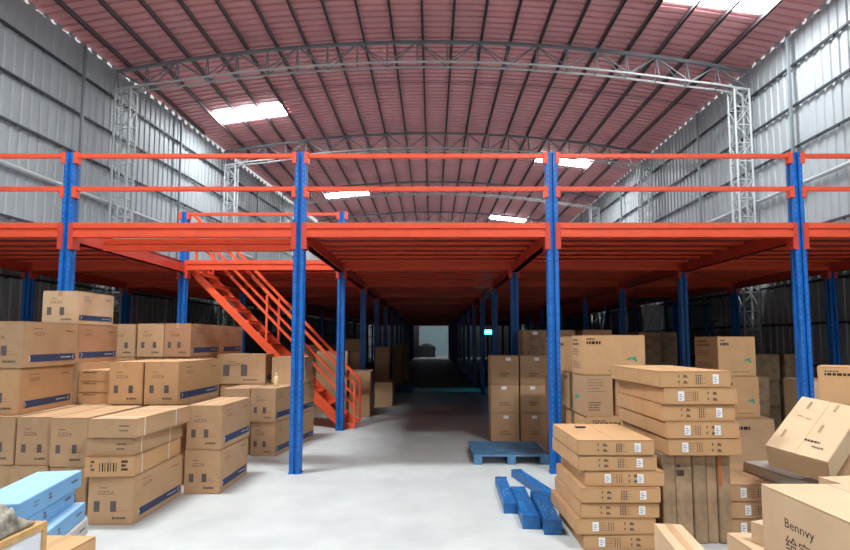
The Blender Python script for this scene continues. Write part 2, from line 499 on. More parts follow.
def rect(mb, f, u0, u1, v0, v1, mi=0, off=0):
    mb.poly([f(u0, v0), f(u1, v0), f(u1, v1), f(u0, v1)], mi); return mb
def lines(mb, f, u, v, w, n, pitch, th, seed=0):
    rg = random.Random(seed)
    for i in range(n):
        x = u; y = v-i*pitch
        end = u+w*(0.6+0.4*rg.random())
        while x < end:
            l = w*(0.05+0.12*rg.random()); rect(mb, f, x, min(end, x+l), y, y+th); x += l+w*0.03
    return mb
def symbols(f, u, v, s, root, m):
    # a framed block of two handling symbols (arrows over glass)
    mb = MB(); H = s*1.5
    rect(mb, f, u, u+s, v, v+H)
    f2 = lambda a, c: tuple(Vector(f(a, c)) + (Vector(f(a, c, )) - Vector(f(a, c)))) 
    mb.build('handling_symbols', [m], root, recalc=False)

def carton(x, y, z, w, d, h, rz=0.0, style='plain', label='', group='', m='card', cat='carton', name='carton',
           rot=None, detail=True, top=True):
    """x,y = front left bottom corner seen from the camera; rz in degrees"""
    a = R(rz)
    cx = x+math.cos(a)*w/2-math.sin(a)*d/2; cy = y+math.sin(a)*w/2+math.cos(a)*d/2
    root = empty(name, (cx, cy, z), (0, 0, a))
    if rot is not None: root.location = rot[0]; root.rotation_euler = rot[1]
    tag(root, label, cat, group)
    mm = M[m]; rg = random.Random(int(abs(x*977+y*613+z*331)*10))
    b = MB(); hw, hd = w/2, d/2; t = 0.004
    h0 = h; h = h-0.0015
    b.box(-hw, hw, -hd, hd, 0, h-t)
    bmesh.ops.bevel(b.bm, geom=list(b.bm.edges), offset=0.007, segments=2, affect='EDGES')
    g = 0.003; e = 0.003
    if h > 0.09 or True:
        if d >= w:    # flaps meet along the long axis
            b.box(-hw+e, -g, -hd+e, hd-e, h-t-0.001, h); b.box(g, hw-e, -hd+e, hd-e, h-t-0.001, h)
        else:
            b.box(-hw+e, hw-e, -hd+e, -g, h-t-0.001, h); b.box(-hw+e, hw-e, g, hd-e, h-t-0.001, h)
    for v in b.bm.verts:      # slight bulge and sag of the board
        v.co.x += 0.002*math.sin(9*v.co.y+rg.random()*0.5); v.co.y += 0.002*math.sin(8*v.co.x)
    b.build('body', mm, root, recalc=True)
    if not detail: return root
    b = MB(); tw = 0.027; off = 0.0012
    if style in ('flat', 'flat2', 'flat3', 'green', 'untaped', 'lines', 'title'): b.bm.free(); b = None
    elif d >= w:
        b.box(-tw, tw, -hd-off, hd+off, h, h+off); b.box(-tw, tw, -hd-off, -hd, h-min(0.07, h*0.35), h+off)
    else:
        b.box(-hw-off, hw+off, -tw, tw, h, h+off); b.box(-hw-off, -hw, -tw, tw, h-min(0.07, h*0.35), h+off)
    if b: b.build('packing_tape', M['tape'], root)
    ink = M['ink']
    if style in ('band', 'band2'):
        f, W, H = face_xf('front', w, d, h)
        mb = mk_text(f, 'GZZA', W*0.22, H*0.62, H*0.075, W*0.36)
        lines(mb, f, W*0.24, H*0.75, W*0.26, 1, 0.02, H*0.018, 1)
        lines(mb, f, W*0.55, H*0.12, W*0.3, 1, 0.02, H*0.045, 2)
        lines(mb, f, W*0.5, H*0.35, W*0.4, 2, 0.03, H*0.008, 3)
        mb.build('printed_text', ink, root, recalc=False)
        for u in ((0.14, 0.50) if style == 'band' else (0.16, 0.60)):
            mb = MB(); s = 0.13*W
            rect(mb, f, W*u, W*u+s, H*0.27, H*0.27+s*1.75, 0)
            f2 = face_xf('front', w, d, h, 0.003)[0]
            for q in (0, 1):     # up arrows over a glass
                uu = W*u+s*(0.2+0.4*q)
                rect(mb, f2, uu+s*0.06, uu+s*0.14, H*0.27+s*1.0, H*0.27+s*1.4, 1)
                mb.poly([f2(uu, H*0.27+s*1.35), f2(uu+s*0.2, H*0.27+s*1.35), f2(uu+s*0.1, H*0.27+s*1.6)], 1)
            rect(mb, f2, W*u+s*0.35, W*u+s*0.65, H*0.27+s*0.4, H*0.27+s*0.8, 1)
            rect(mb, f2, W*u+s*0.47, W*u+s*0.53, H*0.27+s*0.2, H*0.27+s*0.4, 1)
            mb.build('handling_symbols', [M['ink_grey'], M['ink']], root, recalc=False)
        f, W, H = face_xf('right', w, d, h)
        mb = mk_text(f, 'GZZA', W*0.16, H*0.70, H*0.075, W*0.18)
        lines(mb, f, W*0.16, H*0.84, W*0.2, 1, 0.02, H*0.02, 4)
        lines(mb, f, W*0.74, H*0.80, W*0.18, 1, 0.02, H*0.025, 5)
        mb.build('printed_text', ink, root, recalc=False)
        mb = MB(); rect(mb, f, W*0.05, W*0.95, H*0.12, H*0.28)
        o = mb.build('blue_band', M['band'], root, recalc=False)
        o['label'] = 'dark blue printed band with white arrow ends'
        f2 = face_xf('right', w, d, h, 0.0028)[0]; mb = MB()
        for u, s_ in ((W*0.08, 1), (W*0.92, -1)):
            e_ = 0.012
            mb.poly([f2(u, H*0.255), f2(u+s_*e_, H*0.255), f2(u+s_*(e_+0.028), H*0.2), f2(u+s_*e_, H*0.145), f2(u, H*0.145), f2(u+s_*0.028, H*0.2)][::1])
        lines(mb, f2, W*0.66, H*0.19, W*0.2, 1, 0.02, H*0.02, 6)
        mb.build('arrow_mark', M['strap'], o, recalc=False)
    elif style in ('flat', 'flat2', 'flat3'):
        f, W, H = face_xf('front', w, d, h); mb = MB()
        u0 = {'flat': 0.26, 'flat2': 0.60, 'flat3': 0.55}[style]
        for q in range(2):
            rect(mb, f, W*u0, W*u0+0.012, H*(0.62-0.35*q), H*(0.78-0.35*q)); 
            mb.poly([f(W*u0+0.045, H*(0.60-0.36*q)), f(W*u0+0.09, H*(0.60-0.36*q)), f(W*u0+0.075, H*(0.76-0.36*q)), f(W*u0+0.05, H*(0.78-0.36*q))])
        lines(mb, f, W*(0.5 if style == 'flat' else 0.26), H*0.72, W*0.16, 4, H*0.16, H*0.03, int(z*100))
        for q in range(3): rect(mb, f, W*(0.505+q*0.03) if style == 'flat' else W*(0.40+q*.03), W*(0.515+q*0.03) if style == 'flat' else W*(0.41+q*.03), H*0.2, H*0.8)
        mb.build('printed_text', ink, root, recalc=False)
        fl, WL, HL = face_xf('left', w, d, h)
        mb = MB()
        for q in (0.3, 0.62): rect(mb, fl, WL*q, WL*q+0.008, 0.004, HL-0.006)
        lines(mb, fl, WL*0.10, HL*0.62, WL*0.12, 2, HL*0.25, HL*0.05, 9)
        mb.build('side_print', M['card_worn'], root, recalc=False)
        us = {'flat': (0.74,), 'flat2': (0.20,), 'flat3': (0.25, 0.66)}[style]
        for u in us:
            f2 = face_xf('front', w, d, h, 0.002)[0]
            o = rect(MB(), f2, W*u, W*u+0.055, H*0.22, H*0.80).build('shipping_label', M['white'], root, recalc=False)
            f3 = face_xf('front', w, d, h, 0.003)[0]
            lines(MB(), f3, W*u+0.01, H*0.6, 0.034, 3, H*0.14, H*0.05, 3).build('label_print', M['ink_grey'], o, recalc=False)
    elif style == 'strapped':
        f, W, H = face_xf('front', w, d, h)
        mb = lines(MB(), f, W*0.65, H*0.6, W*0.25, 2, H*0.25, H*0.08, int(z*50)); mb.build('printed_text', ink, root, recalc=False)
        for u in (0.14, 0.70):
            mb = MB(); yy = -hd+u*d; s = 0.007; oo = 0.002
            mb.box(hw, hw+oo, yy-s, yy+s, -0.0, h+oo); mb.box(-hw-oo, hw+oo, yy-s, yy+s, h, h+oo)
            mb.build('strap', M['strap'], root)
    elif style == 'bigprint':
        f, W, H = face_xf('front', w, d, h); mb = MB()
        for u in (0.08, 0.74):
            for q in range(3): lines(mb, f, W*u, H*(0.72-0.2*q), W*0.13, 1, 0.02, H*0.12, 20+q)
        for q in range(7): rect(mb, f, W*(0.30+q*0.055), W*(0.315+q*0.055+(q%2)*0.012), H*0.28, H*0.72)
        mb.build('printed_text', M['ink_dark'], root, recalc=False)
        for u in (0.14, 0.70):
            mb = MB(); yy = -hd+u*d; s = 0.007; oo = 0.002
            mb.box(hw, hw+oo, yy-s, yy+s, 0, h+oo); mb.build('strap', M['strap'], root)
    elif style == 'sticker':
        f, W, H = face_xf('front', w, d, h)
        mb = lines(MB(), f, W*0.3, H*0.35, W*0.4, 2, H*0.08, H*0.035, int(x*90)); mb.build('printed_text', ink, root, recalc=False)
        f2 = face_xf('front', w, d, h, 0.002)[0]; u = 0.3+0.25*rg.random()
        rect(MB(), f2, W*u, W*u+0.09, H*0.82, H*0.93).build('shipping_label', M['white'], root, recalc=False)
    elif style == 'green':
        f, W, H = face_xf('front', w, d, h)
        mb = lines(MB(), f, W*0.06, H*0.88, W*0.22, 1, 0.02, H*0.04, 31)
        lines(mb, f, W*0.06, H*0.77, W*0.36, 1, 0.02, H*0.075, 32)
        lines(mb, f, W*0.4, H*0.1, W*0.5, 1, 0.02, H*0.012, 33)
        mb.build('printed_text', M['ink_dark'], root, recalc=False)
        u, v = W*0.68, H*0.40; mb = MB()
        mb.poly([f(u, v+H*.01), f(u+W*0.06, v-H*0.03), f(u+W*0.1, v), f(u+W*0.16, v-H*0.07), f(u+W*0.19, v-H*0.06), f(u+W*0.17, v+H*0.02), f(u+W*0.17, v+H*0.07), f(u+W*0.08, v+H*0.04)])
        o = mb.build('swoosh_mark', M['ink_green'], root, recalc=False); o['label'] = 'green printed leaf-like swoosh'
        f, W, H = face_xf('left', w, d, h)
        mb = lines(MB(), f, W*0.12, H*0.85, W*0.55, 2, H*0.1, H*0.05, 34)
        lines(mb, f, W*0.12, H*0.62, W*0.6, 3, H*0.06, H*0.02, 35); lines(mb, f, W*0.12, H*0.3, W*0.7, 4, H*0.05, H*0.02, 36)
        mb.build('side_print', ink, root, recalc=False)
    elif style == 'lines':
        f, W, H = face_xf('front', w, d, h)
        mb = lines(MB(), f, W*0.08, H*0.88, W*0.75, 5, H*0.07, H*0.015, 41)
        lines(mb, f, W*0.1, H*0.32, W*0.6, 4, H*0.06, H*0.03, 42)
        mb.build('printed_text', ink, root, recalc=False)
        f, W, H = face_xf('left', w, d, h)
        mb = lines(MB(), f, W*0.08, H*0.8, W*0.3, 1, 0.02, H*0.08, 43); mb.build('side_print', ink, root, recalc=False)
        mb = MB(); mb.poly([f(W*0.6, H*0.42), f(W*0.7, H*0.36), f(W*0.8, H*0.44), f(W*0.78, H*0.5)])
        mb.build('swoosh_mark', M['ink_green'], root, recalc=False)
    elif style == 'title':
        f, W, H = face_xf('front', w, d, h)
        mb = lines(MB(), f, W*0.1, H*0.86, W*0.3, 1, 0.02, H*0.03, 51); lines(mb, f, W*0.1, H*0.76, W*0.45, 1, 0.02, H*0.07, 52)
        mb.build('printed_text', M['ink_dark'], root, recalc=False)
    return root

exec_cartons = []
def K(*a, **k): return carton(*a, **k)
GB = 'blue banded cartons on the left'
# --- A: nearest left stack
K(-3.38, 5.64, 0, 0.45, 1.08, 0.47, 0, 'band', 'brown carton with blue band on the floor at the left, under three strapped flat cartons', GB, 'card')
K(-3.395, 5.58, 0.47, 0.48, 1.16, 0.19, 3.0, 'bigprint', 'flat strapped carton with bold black end print, lowest of three on the front left carton', 'strapped flat cartons', 'card_warm')
K(-3.42, 5.63, 0.66, 0.47, 1.15, 0.184, 1.0, 'strapped', 'flat strapped carton in the middle of the three on the front left carton', 'strapped flat cartons', 'card')
K(-3.385, 5.6, 0.845, 0.48, 1.15, 0.185, -2.0, 'strapped', 'flat strapped carton topmost of the three on the front left carton', 'strapped flat cartons', 'card')
# --- B
K(-3.955, 5.92, 0, 0.385, 1.1, 0.5, 0, 'band2', 'brown carton on the floor directly left of the strapped flats, bottom of its pair', GB)
K(-3.955, 5.90, 0.5, 0.385, 1.1, 0.5, 0, 'band2', 'brown carton directly left of the strapped flats, top of its pair', GB)
K(-4.36, 5.92, 0, 0.385, 1.1, 0.5, 0, 'band2', 'lower brown carton in the second column left of the strapped flats', GB)
K(-4.345, 5.95, 0.5, 0.375, 1.1, 0.5, 0, 'band2', 'upper brown carton in the second column left of the strapped flats', GB)
K(-4.84, 6.0, 0, 0.46, 1.1, 0.5, 0, 'band2', 'lower brown carton at the left picture edge, behind the light blue boxes', GB)
K(-4.85, 5.98, 0.5, 0.47, 1.1, 0.5, 0, 'band2', 'brown carton at the left picture edge just below the two large banded cartons', GB)
# --- C
K(-2.92, 6.74, 0, 0.42, 1.0, 0.515, 0, 'band', 'lower carton of the two-high pair on the floor right of the strapped flats', GB)
K(-2.91, 6.74, 0.515, 0.42, 1.0, 0.515, -1, 'band', 'upper carton of the two-high pair on the floor right of the strapped flats', GB)
# --- D
LD = 'cartons beside the second front post'
K(-2.845, 8.92, 0, 0.405, 0.84, 0.525, -8, 'band', 'lower front carton of the block just left of the blue front post beside the aisle', LD)
K(-2.85, 8.90, 0.525, 0.41, 0.84, 0.525, -8, 'band', 'upper front carton of the block just left of the blue front post beside the aisle', LD)
K(-2.72, 9.79, 0, 0.41, 0.84, 0.525, -8, 'band', 'lower back carton seen right of the blue front post beside the aisle', LD)
K(-2.72, 9.78, 0.525, 0.41, 0.84, 0.525, -8, 'band', 'upper back carton seen right of the blue front post beside the aisle', LD)
K(-3.31, 8.97, 0, 0.43, 0.84, 0.525, -2, 'plain', 'carton on the floor half hidden behind the two-high pair, left of the post block', LD)
K(-3.31, 8.97, 0.525, 0.43, 0.82, 0.515, -2, 'band2', 'carton whose top shows behind the two-high pair, below the wide double-marked carton', LD)
K(-3.70, 9.88, 0, 0.86, 0.55, 0.52, 0, 'plain', 'carton hidden under the wide double-marked carton left of the post', LD)
K(-3.70, 9.88, 0.52, 0.86, 0.55, 0.52, 0, 'plain', 'carton directly under the wide double-marked carton left of the post', LD)
K(-3.77, 9.86, 1.04, 0.86, 0.52, 0.52, 0, 'band', 'wide brown carton with marks, lying on the post block to the left', LD)
K(-2.81, 9.90, 1.05, 0.58, 0.52, 0.46, -4, 'plain', 'plain carton on top of the block right behind the blue front post', LD)
# --- E row (on the plateau) and its hidden supports
HS = 'cartons hidden inside the left pile'
for x in (-4.43, -3.98, -3.54):
    for z in (0, 0.5): K(x, 7.12, z, 0.41, 1.2, 0.5, 0, 'plain', 'plain carton hidden inside the left pile, below the visible rows', HS, detail=False)
K(-4.05, 7.08, 1.0, 0.42, 1.28, 0.53, 0, 'band2', 'left of the two equal cartons standing side by side on the front left plateau', GB, 'card_warm')
K(-3.60, 7.07, 1.0, 0.43, 1.28, 0.535, -1.5, 'band2', 'right of the two equal cartons on the front left plateau, blue band on its side', GB, 'card_warm')
for k, t in enumerate(('lowest', 'middle', 'topmost')):
    K(-4.50, 7.2, 1.0+0.14*k, 0.42, 0.9, 0.14, 0, 'title', 'thin flat carton between the large banded pair and the two equal cartons, %s of three' % t, 'thin flats in the left pile', 'card_warm')
# --- F
K(-4.90, 6.05, 1.0, 0.46, 1.05, 0.5, 5, 'band', 'large carton with blue band at the left picture edge, lower of the pair', GB, 'card_warm')
K(-4.87, 6.04, 1.5, 0.46, 1.05, 0.51, 4, 'band', 'large carton with blue band at the left picture edge, upper of the pair', GB, 'card')
# --- G
for z in (0, 0.5, 1.0): K(-5.02, 7.42, z, 0.44, 1.05, 0.5 if z < 1 else 0.51, 0, 'plain', 'plain carton hidden inside the left pile, below the topmost carton', HS, detail=False) if z < 1 and False else None
for z in (0, 0.5): K(-4.96, 7.25, z, 0.45, 1.05, 0.5, 0, 'plain', 'plain carton hidden inside the left pile, below the visible rows', HS, detail=False)
K(-4.94, 7.25, 1.0, 0.43, 1.05, 0.51, 0, 'plain', 'plain carton hidden inside the left pile, below the visible rows', HS, detail=False)
K(-5.01, 7.22, 1.51, 0.45, 0.95, 0.5, 1, 'band', 'reddish carton with blue band right under the topmost carton of the left pile', GB, 'card_red')
K(-5.02, 7.2, 2.01, 0.45, 0.85, 0.43, 1, 'band', 'topmost carton of the left pile, standing before the leftmost blue post', GB, 'card_pale')
# --- H back row
for x in (-5.06, -4.63, -4.2):
    for q in range(3):
        K(x, 8.82, 0.513*q, 0.41, 1.15, 0.513, 0, 'plain', 'plain carton hidden inside the left pile, below the visible rows', HS, detail=False)
K(-5.07, 8.83, 1.54, 0.40, 1.15, 0.52, 0, 'band2', 'leftmost carton of the back row on the left pile, darker, right of the topmost carton', 'back row on the left pile')
K(-4.62, 8.80, 1.54, 0.415, 1.15, 0.525, 0, 'band2', 'middle carton of the back row on the left pile, above the equal pair', 'back row on the left pile')
K(-4.195, 8.80, 1.54, 0.415, 1.18, 0.53, -1, 'band', 'right front carton of the back row on the left pile with a reddish banded side', 'back row on the left pile', 'card_red')
for q in range(3):
    K(-4.2, 10.02, 0.513*q, 0.42, 1.1, 0.513, 0, 'plain', 'plain carton hidden inside the left pile, below the visible rows', HS, detail=False)
K(-4.19, 10.02, 1.54, 0.42, 1.1, 0.53, -1, 'band', 'rearmost reddish carton of the back row, behind the right front one', 'back row on the left pile', 'card_red')
K(-4.63, 10.02, 0, 0.40, 1.1, 0.5, 0, 'plain', 'plain carton hidden inside the left pile, below the visible rows', HS, detail=False)

# --- far boxes left of the aisle
FL = 'cartons beyond the staircase'
def col(x, y, w, d, h, n, lab, grp, rz=0, m='card', style='plain', det=False):
    words = {1: ('single',), 2: ('bottom', 'top'), 3: ('bottom', 'middle', 'top'), 4: ('bottom', 'second lowest', 'second highest', 'top')}[n]
    for q in range(n):
        K(x+0.01*((q*7) % 3-1), y, h*q, w, d, h, rz+((q*5) % 3-1)*0.8, style, '%s, %s of its stack' % (lab, words[q]) if n > 1 else lab, grp, m, detail=det)
col(-1.96, 13.4, 0.50, 0.95, 0.53, 2, 'brown carton on the floor at the foot of the staircase', FL, det=True)
col(-1.55, 15.45, 0.48, 0.8, 0.66, 1, 'large carton beside the aisle just past the staircase foot', FL)
col(-2.92, 14.2, 0.78, 0.7, 0.51, 3, 'wide carton seen through the lower stair rails', FL, 3)
col(-2.4, 15.6, 0.40, 0.7, 0.5, 3, 'carton behind the stair foot beside the second aisle post', FL)
col(-2.62, 17.0, 0.48, 0.6, 0.46, 4, 'carton in the tall stack left of the third aisle post', FL)
col(-1.80, 17.75, 0.45, 0.8, 0.53, 3, 'brown carton in the stack right of the third aisle post', FL)
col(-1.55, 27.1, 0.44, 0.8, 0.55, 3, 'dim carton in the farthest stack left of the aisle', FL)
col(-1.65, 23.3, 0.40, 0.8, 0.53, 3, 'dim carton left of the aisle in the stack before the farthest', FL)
col(-3.55, 15.3, 0.55, 0.7, 0.56, 3, 'dim carton under the middle of the staircase', FL)
col(-4.3, 15.2, 0.55, 0.7, 0.5, 3, 'dim carton behind the upper part of the staircase', FL)
col(-3.3, 18.4, 0.6, 0.7, 0.55, 3, 'dim carton far behind the staircase rails', FL)

# --- centre right stack on floor behind pallet
CR = 'cartons stacked three high behind the blue pallet'
for cx_, nm in ((1.05, 'left'), (1.575, 'right')):
    for q, t in enumerate(('bottom', 'middle', 'top')):
        K(cx_+0.004*q, 10.08+0.01*q, 0.51*q, 0.50, 0.5, 0.51, 0.4*(q-1), 'sticker', '%s carton of the %s column behind the blue pallet' % (t, nm), CR, 'card')
CB = 'cartons behind the three-high stack'
for q in range(4):
    K(1.72, 10.62, 0.5*q, 0.45, 0.6, 0.5, 0, 'sticker' if q == 3 else 'plain', '%s carton of the tall column behind the three-high stack, left of the blue post' % ('lowest', 'second', 'third', 'topmost')[q], CB, 'card_worn', detail=q == 3)
    K(2.21, 10.62, 0.5*q, 0.5, 0.6, 0.5, 0, 'plain', '%s carton of the tall column behind the three-high stack, at the blue post' % ('lowest', 'second', 'third', 'topmost')[q], CB, 'card', detail=False)
for q in range(4):
    K(2.85, 10.6, 0.5*q, 0.55, 0.6, 0.5, 0, 'plain', '%s carton of the dark column whose top peeps over the large leaf-marked carton' % ('lowest', 'second', 'third', 'topmost')[q], CB, 'card', detail=False)
# --- R12 group
G12 = 'cartons behind the front right flats'
for q in range(2): K(1.95, 7.18, 0.42*q, 0.80, 1.1, 0.42, 0, 'title', '%s carton standing on the floor right of the middle blue post' % ('lower', 'upper')[q], G12, 'card_warm')
K(1.93, 7.2, 0.84, 0.37, 1.15, 0.52, 0, 'lines', 'carton with text lines on its end, under the large leaf-marked carton', G12, 'card')
K(2.36, 7.3, 0.84, 0.37, 1.0, 0.52, 0, 'lines', 'carton under the right half of the large leaf-marked carton', G12, 'card')
K(1.93, 7.2, 1.36, 0.80, 0.56, 0.51, 0, 'green', 'large wide carton with a green leaf mark, right of the middle blue post', G12, 'card_warm')
K(1.80, 8.4, 0, 0.55, 0.6, 0.66, 0, 'plain', 'carton on the floor behind the large leaf-marked carton', G12, 'card', detail=False)
K(1.80, 8.4, 0.66, 0.55, 0.6, 0.6, 0, 'plain', 'middle carton of the column behind the large leaf-marked carton', G12, 'card', detail=False)
K(1.82, 8.4, 1.26, 0.5, 0.6, 0.60, 0, 'green', 'carton showing as a sliver left of the large leaf-marked carton', G12, 'card_warm')
# --- R1 front stack
G1 = 'flat cartons in the front stack beside the blue beams'
spec = [(1.30, 4.99, 'flat2'), (1.245, 4.97, 'flat2'), (1.28, 4.98, 'flat'), (1.285, 4.96, 'flat'), (1.33, 4.99, 'flat3'), (1.27, 4.97, 'flat'), (1.265, 4.96, 'flat')]
ordn = ('lowest', 'second lowest', 'third from the bottom', 'fourth from the bottom', 'third from the top, two white labels', 'second from the top', 'topmost')
for q, (x, y, s_) in enumerate(spec):
    K(x, y, 0.134*q, 0.69 if q != 6 else 0.67, 0.97, 0.132, 0.6*((q*3) % 4-1.5), s_, 'flat carton in the stack beside the blue beams, %s' % ordn[q], G1, 'card_warm')
# --- uprights and R2
GU = 'upright boards under the right flats'
ux = 2.06
for q, (w_, m_, lab) in enumerate(((0.13, 'card_worn', 'flat worn carton standing on edge, leftmost of five under the second stack'),
                                  (0.17, 'card_worn', 'wider flat carton standing on edge with small print, second from left'),
                                  (0.13, 'card_worn', 'dark stained flat carton standing on edge, middle of five'),
                                  (0.11, 'card_worn', 'narrow flat carton standing on edge, fourth from left'),
                                  (0.13, 'card_worn', 'grey flat carton standing on edge, rightmost of five'))):
    r_ = K(ux, 5.13+0.01*(q % 2), 0, w_*0.92-0.004, 1.1, 0.775, 0, 'title' if q == 1 else 'untaped', lab, GU, m_)
    if q == 4:
        MB().box(-0.05, -0.02, -0.5515, -0.5502, 0.5, 0.77).build('orange_tape', M['rust'], r_)
    ux += w_*0.92
G2 = 'flat cartons on the upright boards'
spec2 = [(2.08, 5.08, 'flat2'), (2.07, 5.07, 'flat3'), (2.05, 5.10, 'flat'), (2.06, 5.08, 'flat2'), (2.03, 5.08, 'flat')]
for q, (x, y, s_) in enumerate(spec2):
    K(x+0.015, y, 0.777+0.150*q, 0.66, 1.22, 0.148, 0.5*((q*3) % 4-1.5) if q < 4 else 2.2, s_, 'flat carton on the upright boards, %s' % ('lowest of five', 'second lowest of five, with two white labels', 'middle of five', 'second from the top', 'topmost, turned slightly')[q], G2, 'card_warm')
# --- R3 near bottom
K(1.56, 3.55, 0, 0.20, 0.80, 0.43, -8, 'plain', 'narrow brown carton at the bottom edge in front of the front right stack', 'near cartons', 'card_pale')
# --- R4 big near right
r4 = K(2.12, 2.45, 0, 0.85, 1.25, 0.88, 0, 'untaped', 'large close carton with bold handwriting at the bottom right corner', 'near cartons', 'card_pale')
f, W, H = face_xf('left', 0.85, 1.25, 0.88)
mk_text(f, 'Bennvy', W*0.19, H*0.76, 0.07, 0.26).build('handwriting', M['ink_dark'], r4, recalc=False)
mk_text(f, '给宝宝', W*0.19, H*0.63, 0.09, 0.34).build('handwriting', M['ink_dark'], r4, recalc=False)
f, W, H = face_xf('top', 0.85, 1.25, 0.88, 0.002)
lines(MB(), f, W*0.5, H*0.62, 0.2, 2, 0.05, 0.015, 5).build('faint_print', M['card_worn'], r4, recalc=False)
# --- R7, R6, R5, R8
for q in range(3):
    K(2.69+0.005*q, 5.32, 0.157*q, 0.80, 0.92, 0.155, 0, 'flat2' if q != 1 else 'flat3', 'flat carton right of the upright boards, %s of three' % ('lowest', 'middle', 'topmost')[q], 'flats right of the upright boards', 'card')
K(3.55, 5.17, 0.571, 0.34, 0.4, 0.27, 3, 'plain', 'small carton propping up the raised end of the leaning carton', 'near cartons', 'card')
K(3.27, 4.82, 0.471, 0.72, 1.03, 0.10, 5, 'plain', 'thin pale-topped flat carton under the leaning carton', 'near cartons', 'greybox')
e1 = Vector((0.28,-0.39,-0.07)).normalized(); e2 = Vector((0.586,0.349,0.40)); e2 = (e2-e1*e1.dot(e2)).normalized(); nn = e1.cross(e2)
BL = Vector((2.97, 5.09, 0.87)); T5 = 0.24; w5, d5 = 0.485, 0.79
cen = BL+e1*w5/2+e2*d5/2-nn*T5
rm = Matrix((e1, e2, nn)).transposed()
r5 = K(0, 0, 0, w5, d5, T5, 0, 'untaped', 'pale carton leaning at a steep tilt on the flats at the right edge', 'near cartons', 'card_pale', rot=(cen, rm.to_euler()))
f, W, H = face_xf('top', w5, d5, T5, 0.003)
lines(MB(), f, W*0.50, H*0.24, W*0.36, 1, 0.03, 0.024, 3).build('printed_text', M['ink_dark'], r5, recalc=False)
lines(MB(), f, W*0.66, H*0.16, W*0.26, 1, 0.03, 0.022, 4).build('printed_text', M['ink'], r5, recalc=False)
m = MB()
for u, v in ((0.2, 0.78), (0.62, 0.82), (0.12, 0.2), (0.6, 0.42)): rect(m, f, W*u, W*u+0.022, H*v, H*v+0.11)
for u, v in ((0.15, 0.62), (0.3, 0.6)): rect(m, f, W*u, W*u+0.05, H*v, H*v+0.012)
m.build('scuff_marks', M['card_worn'], r5, recalc=False)
K(3.08, 3.98, 0, 0.55, 0.5, 0.74, 8, 'plain', 'pale carton with its top showing just behind the large handwritten carton', 'near cartons', 'card_pale')
K(2.43, 4.25, 0, 0.5, 0.52, 0.22, 0, 'plain', 'low pale box on the floor at the bottom edge left of the handwritten carton', 'near cartons', 'card_pale')
K(2.62, 4.24, 0.22, 0.40, 0.33, 0.16, 20, 'plain', 'small turned box lying on the low pale box, left of the handwritten carton', 'near cartons', 'card_pale')
# --- R9 stack
G9 = 'cartons in the right middle'
K(4.22, 8.3, 0, 0.78, 0.85, 0.66, 0, 'title', 'wide carton on the floor behind the second stack, carrying the leaf-marked pair', G9, 'card')
K(4.3, 8.4, 0.66, 0.56, 0.72, 0.61, 0, 'green', 'lower leaf-marked carton of the pair behind the second stack', G9, 'card_warm')
K(4.27, 8.4, 1.27, 0.56, 0.74, 0.59, 0, 'green', 'upper leaf-marked carton of the pair with a white sticker on its side', G9, 'card_warm')
for q in range(2): K(5.0, 9.3, 0.6*q, 0.55, 0.7, 0.6, 0, 'plain', '%s dim carton right behind the leaf-marked pair' % ('lower', 'upper')[q], G9, 'card_worn', detail=False)
for q in range(2): K(5.5, 8.15, 0.6*q, 0.6, 0.7, 0.62-0.02*(1-q), 0, 'plain', '%s plain carton just right of the blue front post on the right' % ('lower', 'upper')[q], G9, 'card_pale', detail=False)
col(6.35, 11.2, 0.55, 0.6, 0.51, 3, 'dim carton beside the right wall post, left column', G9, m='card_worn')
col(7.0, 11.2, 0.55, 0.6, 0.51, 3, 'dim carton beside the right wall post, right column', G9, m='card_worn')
for q in range(2): K(4.24, 6.17, 0.56*q, 0.58, 0.5, 0.56, -38, 'plain', '%s supporting carton below the titled carton at the right edge' % ('lower', 'upper')[q], G9, 'card', detail=False)
K(4.20, 6.15, 1.12, 0.62, 0.55, 0.4, -38, 'title', 'carton with black title print at the right edge above the leaning carton', G9, 'card_warm')
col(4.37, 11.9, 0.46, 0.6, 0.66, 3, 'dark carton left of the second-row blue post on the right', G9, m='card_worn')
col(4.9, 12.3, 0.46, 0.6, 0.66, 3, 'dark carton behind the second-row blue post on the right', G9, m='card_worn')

# ------------------------------------------------------------------ pallet
p = empty('pallet', (1.20, 8.86, 0)); tag(p, 'weathered blue pallet on the floor in front of the three-high cartons', 'pallet')
for q in range(7):
    x0 = -0.58; yy = -0.55+q*0.165
    MB().box(-0.59, 0.50, yy, yy+0.12, 0.115, 0.14).build('deck_board', M['palletb'], p)
for x0 in (-0.59, -0.10, 0.38):
    MB().box(x0, x0+0.12, -0.55, 0.56, 0.095, 0.115).build('stringer_board', M['palletb'], p)
    for y0 in (-0.55, -0.06, 0.44): MB().box(x0, x0+0.12, y0, y0+0.12, 0.015, 0.095).build('block', M['palletb'], p)
    MB().box(x0, x0+0.12, -0.55, 0.56, 0, 0.015).build('bottom_board', M['palletb'], p)

